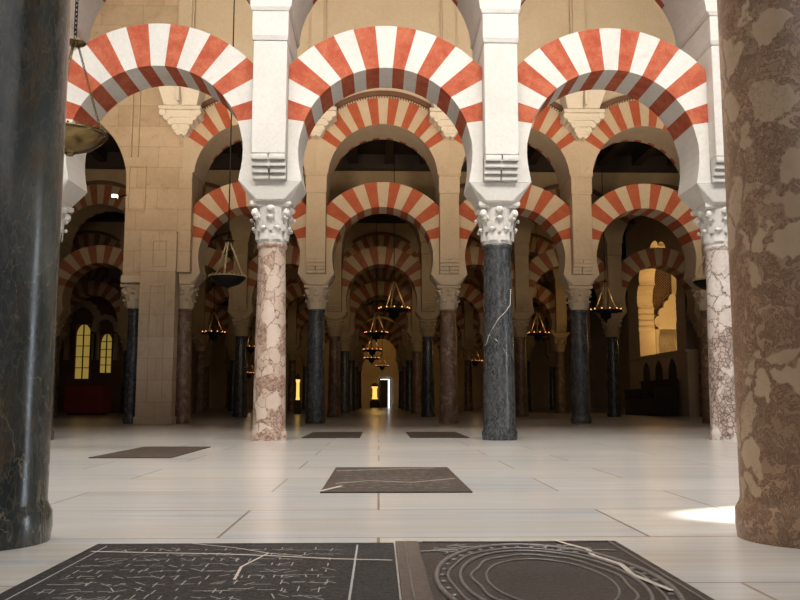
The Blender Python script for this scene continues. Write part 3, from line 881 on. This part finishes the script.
op = lobed(0, 2.0, 2.15, 4.0)
# wall strips: sort outline columns into left jamb / top / right jamb by ear-free bridging to an outer rectangle
bm = bmesh.new()
outer = [(-2.9,2.15),(-2.9,7.2),(3.4,7.2),(3.4,2.15)]
def loop_edges(x):
    vs = [bm.verts.new((x, y, z)) for y, z in op+[]] ; ov = [bm.verts.new((x, y, z)) for y, z in outer]
    es = []
    for i in range(len(vs)-1): es.append(bm.edges.new((vs[i], vs[i+1])))
    for i in range(3): es.append(bm.edges.new((ov[i], ov[i+1])))
    es.append(bm.edges.new((vs[0], ov[0]))); es.append(bm.edges.new((vs[-1], ov[3])))
    bmesh.ops.triangle_fill(bm, edges=es, use_beauty=True)
    return vs, ov
va, oa = loop_edges(0); vb, ob = loop_edges(.6)
for i in range(len(va)-1): bm.faces.new((va[i], va[i+1], vb[i+1], vb[i]))
bmesh.ops.recalc_face_normals(bm, faces=bm.faces)
me = bpy.data.meshes.new('window_wall'); bm.to_mesh(me); bm.free(); me.materials.append(M['tan'])
o = bpy.data.objects.new('window_wall', me); C.objects.link(o); o.parent = ch
b = MB(); b.box(0,.6,-2.9,3.4,0,2.05); b.build('lower_wall', M['tan'], ch)
b = MB(); b.box(-.06,.65,-2.9,3.4,2.05,2.15); b.build('sill', M['tan'], ch, .01)
for j, yy in enumerate((-1.5,-.1,1.3)):
    b = MB(); pts = [(yy-.36,1.0),(yy+.36,1.0),(yy+.36,1.45)]
    for s in range(1, 7): a = R(60)*s/6; pts.append((yy-.36+.72*math.cos(a), 1.45+.72*math.sin(a)*.75))
    for s in range(1, 7): a = R(60)*(1-s/6); pts.append((yy+.36-.72*math.cos(a), 1.45+.72*math.sin(a)*.75))
    v = [(-.02,y,z) for y,z in pts]+[(.0,y,z) for y,z in pts]; n = len(pts)
    b.add(v, [tuple(range(n))]+[(i,(i+1)%n,n+(i+1)%n,n+i) for i in range(n)])
    o = b.build('pointed_niche', M['iron'], ch); fix(o)
# interior of the chapel: end wall with lattice panels, a lobed arch and little columns
b = MB(); b.box(.6,3.6,3.05,3.2,0,6.6); b.build('inner_wall', M['plaster'], ch)
def lattice(name, x0, x1, z0, z1, mat, n):
    b = MB(); st = (x1-x0)/n; y = 3.02
    for i in range(-int((z1-z0)/st)-1, n+1):
        for sg in (1, -1):
            pts = []
            for t in (0, 1):
                x = x0+i*st+t*(z1-z0); z = z0+t*(z1-z0)
                pts.append((x, z))
            (xa, za), (xb, zb) = pts
            if xa < x0: za += x0-xa; xa = x0
            if xb > x1: zb -= xb-x1; xb = x1
            if zb-za < .02: continue
            if sg < 0: xa, xb = x0+x1-xa, x0+x1-xb
            b.tube([(xa, y, za), (xb, y, zb)], .022, 4)
    frame_(b, x0, x1, z0, z1, y); b.build(name, mat, ch)
def frame_(b, x0, x1, z0, z1, y):
    for p, q in (((x0,z0),(x1,z0)),((x1,z0),(x1,z1)),((x1,z1),(x0,z1)),((x0,z1),(x0,z0))):
        b.tube([(p[0],y,p[1]),(q[0],y,q[1])], .035, 4)
lattice('upper_lattice', .80, 1.62, 3.9, 5.95, M['mould'], 8)
lattice('lower_lattice', .95, 1.70, 2.2, 3.25, M['tan'], 7)
for xx in (.72, .90):
    b = MB(); b.lathe([(.10,2.15),(.08,2.3),(.075,2.95),(.12,3.1),(.14,3.25)], 14, (xx,2.75,0)); b.build('small_column', M['plaster'], ch)
b = MB()
for (xx, zz, r_) in ((1.05,3.55,.24),(1.22,3.88,.24),(1.42,4.16,.24),(1.62,4.42,.24),(1.40,3.62,.34),(1.70,3.95,.36),(1.75,3.55,.34)):
    b.prism([(xx+r_*math.cos(2*PI*q/20), zz+r_*math.sin(2*PI*q/20)) for q in range(20)], 2.72-.013*zz, 2.86)
b.box(.95,2.1,2.64,2.88,3.25,3.5)
b.build('lobed_arch', M['plaster'], ch)
# dark wooden stall before it
st = empty('wooden_stall', (9.35, 29.4, 0)); tag(st, 'dark wooden stall standing below the glowing chapel window', 'stall')
b = MB(); b.box(-.35,.38,-1.7,1.7,0,.55); b.build('seat_box', M['wood'], st, .015)
b = MB(); b.box(.25,.40,-1.7,1.7,.55,1.15); b.box(.2,.45,-1.72,1.72,1.15,1.20); b.build('back', M['wood'], st, .01)
for yy in (-1.7, -.57, .57, 1.7):
    b = MB(); b.box(-.35,.25,yy-.04,yy+.04,.55,.86); b.box(-.38,.25,yy-.07,yy+.07,.86,.91); b.build('armrest', M['wood'], st)

# ------------------------------------------------------------------ dim chapel on the far left
wl = empty('wall_chapel', (-12.4, 36.2, 0)); struct(wl)
gl = glow('lit_amber_glass', (.80,.55,.12), .26)
b = MB(); b.box(-3.0,-.42,0,.3,0,5.2); b.box(.18,.62,0,.3,0,5.2); b.box(1.10,2.2,0,.3,0,5.2); b.box(-.42,.18,0,.3,0,1.42); b.box(-.42,.18,0,.3,3.72,5.2); b.box(.62,1.10,0,.3,0,1.67); b.box(.62,1.10,0,.3,3.32,5.2)
b.build('wall_face', M['mould'], wl)
for xc, hw, zs in ((-.12,.62,3.9),(.86,.46,3.5)):          # lobed bands round the lit openings
    b = MB()
    for i in range(9):
        a = PI*i/8
        cx, cz, r_ = xc+hw*math.cos(a), zs+hw*1.1*math.sin(a), hw*.27
        b.prism([(cx+r_*math.cos(2*PI*q/16), cz+r_*math.sin(2*PI*q/16)) for q in range(16)], -.20-.004*i, 0)
    for sx in (-1, 1):
        b.box(xc+sx*hw-.09, xc+sx*hw+.09, -.18, 0, 2.2, zs-.2)
    b.build('lobed_band', M['dimtan'], wl)
for n_, (x0,x1,z0,z1) in enumerate(((-.42,.18,1.42,3.72),(.62,1.10,1.67,3.32))):
    w_ = empty('window_%d' % (n_+1), (-12.4, 36.2, 0)); struct(w_)
    b = MB(); hw = (x1-x0)/2; xc = (x0+x1)/2
    pts = [(x0,z0),(x1,z0),(x1,z1-.5)]+[(xc+hw*math.cos(PI/2*s/6)*(1-.1*s/6), z1-.5+.5*math.sin(PI/2*s/6)) for s in range(1,7)]+[(xc-hw*math.cos(PI/2*(6-s)/6), z1-.5+.5*math.sin(PI/2*(6-s)/6)) for s in range(1,6)]+[(x0,z1-.5)]
    b.prism(pts, .12, .16); o = b.build('glass', gl, w_); fix(o)
    b = MB(); b.box(xc-.02,xc+.02,.06,.12,z0,z1); 
    for q in range(1,5): b.box(x0,x1,.08,.12,z0+(z1-z0)*q/5-.015,z0+(z1-z0)*q/5+.015)
    b.build('glazing_bars', M['iron'], w_)
al = empty('altar_table', (-10.45, 31.0, 0)); tag(al, 'long table under a dark red cloth in the dim left opening', 'table')
b = MB(); n = 60
v = []; f = []
per = []
for i in range(n):
    t = i/n*4; s_ = int(t); q = t-s_
    x, y = [(-.65+1.3*q,-.4),(.65,-.4+.8*q),(.65-1.3*q,.4),(-.65,.4-.8*q)][s_]; per.append((x,y))
for z, k in ((1.02,1.0),(.98,1.02),(.5,1.04),(.06,1.07)):
    for i,(x,y) in enumerate(per):
        wv = 1+(.025*math.sin(i*1.6) if z < .9 else 0); v.append((x*k*wv,y*k*wv,z))
for k in range(3):
    for i in range(n): f.append((k*n+i,(k+1)*n+i,(k+1)*n+(i+1)%n,k*n+(i+1)%n))
f.append(tuple(range(n))); b.add(v,f,0,True)
o = b.build('cloth', plain('dark_red_cloth', (.22,.03,.02), .9), al); fix(o)
b = MB(); b.box(-.6,.6,-.35,.35,.0,.97); b.build('table_body', M['wood'], al)

# floodlight on the side of the massive pillar
fl = empty('floodlight', (-5.66, ROWY[2]-.72, 4.83)); tag(fl, 'small lit floodlight fixed beside the wide plain arch at the left', 'floodlight')
b = MB(); b.box(-.055,.055,-.05,.05,-.045,.045); b.build('housing', M['iron'], fl, .01)
b = MB(); b.box(-.045,.045,-.054,-.0505,-.036,.036); b.box(.0555,.058,-.04,.04,-.035,.035); b.build('lens', glow('lamp_lens', (1,.85,.6), 3.5), fl)
b = MB(); b.tube([(.0,.05,0),(.0,.10,0),(.22,.12,.06)], .016, 8); b.build('bracket', M['iron'], fl)

# ------------------------------------------------------------------ room shell
b = MB(); b.add([(-18,-4,0),(18,-4,0),(18,66,0),(-18,66,0)], [(0,1,2,3)]); struct(b.build('floor', M['floor']))
b = MB(); b.box(-18.3,-18,-4,66,0,11.5); struct(b.build('wall_left', M['tan']))
b = MB(); b.box(18,18.3,-4,66,0,11.5); struct(b.build('wall_right', M['tan']))
b = MB(); b.box(-18,18,YE,YE+.3,0,11.5); struct(b.build('wall_back', M['tan']))
def vault(ya, yb, z0, rise):
    b = MB(); n = 20; v = []
    for i in range(n+1):
        t = PI*i/n; y = (ya+yb)/2-(yb-ya)/2*math.cos(t); z = z0+rise*math.sin(t)
        v += [(-18,y,z),(18,y,z)]
    b.add(v, [(2*i,2*i+1,2*i+3,2*i+2) for i in range(n)], 0, True)
    return struct(b.build('ceiling', M['corbel']))
vault(ROWY[1]+.55, ROWY[2]-.55, 9.6, 1.6)
vault(3.2, ROWY[1]-.55, 9.6, 1.6)
for r in range(2, 8):
    b = MB(); y0_, y1_ = ROWY[r]+.6, (ROWY[r+1]-.6 if r < 7 else YE)
    x = -14.0
    while x < 14:
        b.box(x-.13, x+.13, y0_, y1_, 7.78, 8.1); x += 1.1
    b.box(-18,18,y0_-.05,y1_+.05,8.1,8.2)
    b.box(-16,16,y0_,y0_+.25,7.62,8.09); b.box(-16,16,y1_-.25,y1_,7.62,8.09)
    struct(b.build('ceiling', M['wood']))

# ------------------------------------------------------------------ light
def look(o, target): o.rotation_euler = (Vector(target)-o.location).to_track_quat('-Z','Y').to_euler()
def area(name, loc, tgt, sx, sy, e, col, spread=180):
    l = bpy.data.lights.new(name, 'AREA'); l.shape = 'RECTANGLE'; l.size = sx; l.size_y = sy; l.energy = e; l.color = col; l.spread = R(spread)
    o = bpy.data.objects.new(name, l); C.objects.link(o); o.location = loc; look(o, tgt); return o
def spot(name, loc, tgt, e, ang, col, blend=.5, rad=.05):
    l = bpy.data.lights.new(name, 'SPOT'); l.energy = e; l.spot_size = R(ang); l.spot_blend = blend; l.color = col; l.shadow_soft_size = rad
    o = bpy.data.objects.new(name, l); C.objects.link(o); o.location = loc; look(o, tgt); return o
def point(name, loc, e, col, rad=.2):
    l = bpy.data.lights.new(name, 'POINT'); l.energy = e; l.color = col; l.shadow_soft_size = rad
    o = bpy.data.objects.new(name, l); C.objects.link(o); o.location = loc; return o
DAY = (1,.97,.93); WARM = (1,.78,.54)
area('skylight', (0, 5.0, 9.4), (0, 5.2, 0), 12, 2.2, 520, DAY, 100)
area('skylight_side', (1, 5.6, 8.6), (1, 10.8, 4.4), 12, 1.2, 320, DAY, 100)
spot('sunbeam', (7.4, 4.35, 3.1), (1.98, 3.72, 0), 11000, 6.5, (1,.98,.95), .35, .02)
for k in (-2, -1, 0, 1, 2, 3):
    area('arcade_lamp', (xk(k)*1.06, 11.75, 3.6), (xk(k)*1.0, 18.6, 6.6), 0.38, .38, 29, WARM, 76)
area('vault_fill', (0, 12.0, 7.6), (0, 18.1, 9.3), 14, .3, 120, (1,.86,.68), 90)  # added upward light that brightens the wall top and vault
for (x, y, z) in LAMPS: point('lamp_light', (x, y, z+.22), 3, (1,.66,.36), .12)
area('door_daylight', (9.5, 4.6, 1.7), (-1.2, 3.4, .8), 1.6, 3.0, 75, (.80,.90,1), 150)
area('camera_fill', (1.5, -3.4, 4.5), (0, 4, 1.0), 6, 3, 36, DAY, 120)  # added fill from behind the camera, lifts the near columns
for r in range(2, 7):
    area('aisle_lamps', (0, ROWY[r]+1.2, 7.4), (0, ROWY[r+1], 5.0), 15, .4, [0,0,6,5.5,5.5,5.5,5.5][r], (1,.66,.32), 75)
point('end_lamp', (-.2, 60.5, 5.0), 70, (1,.56,.16))
point('chapel_lamp', (11.3, 30.2, 4.9), 130, (1,.62,.22), .3)
point('chapel_lamp', (11.2, 31.0, 2.9), 50, (1,.62,.22), .2)

w = bpy.data.worlds.new('World'); bpy.context.scene.world = w; w.use_nodes = True
w.node_tree.nodes['Background'].inputs[0].default_value = (.9,.9,1,1); w.node_tree.nodes['Background'].inputs[1].default_value = .09

# ------------------------------------------------------------------ camera
cd = bpy.data.cameras.new('camera'); cam = bpy.data.objects.new('camera', cd); C.objects.link(cam)
cd.sensor_width = 36; cd.lens = 850*36/800; cd.clip_start = .02; cd.clip_end = 200
cam.location = (0,0,.485); cam.rotation_euler = (R(90+6.78), 0, R(-1.416))
s = bpy.context.scene; s.camera = cam
s.view_settings.view_transform = 'Standard'; s.view_settings.look = 'None'; s.view_settings.gamma = 1; s.view_settings.exposure = .13
s.view_settings.use_curve_mapping = False
s.cycles.use_denoising = True; s.cycles.max_bounces = 8
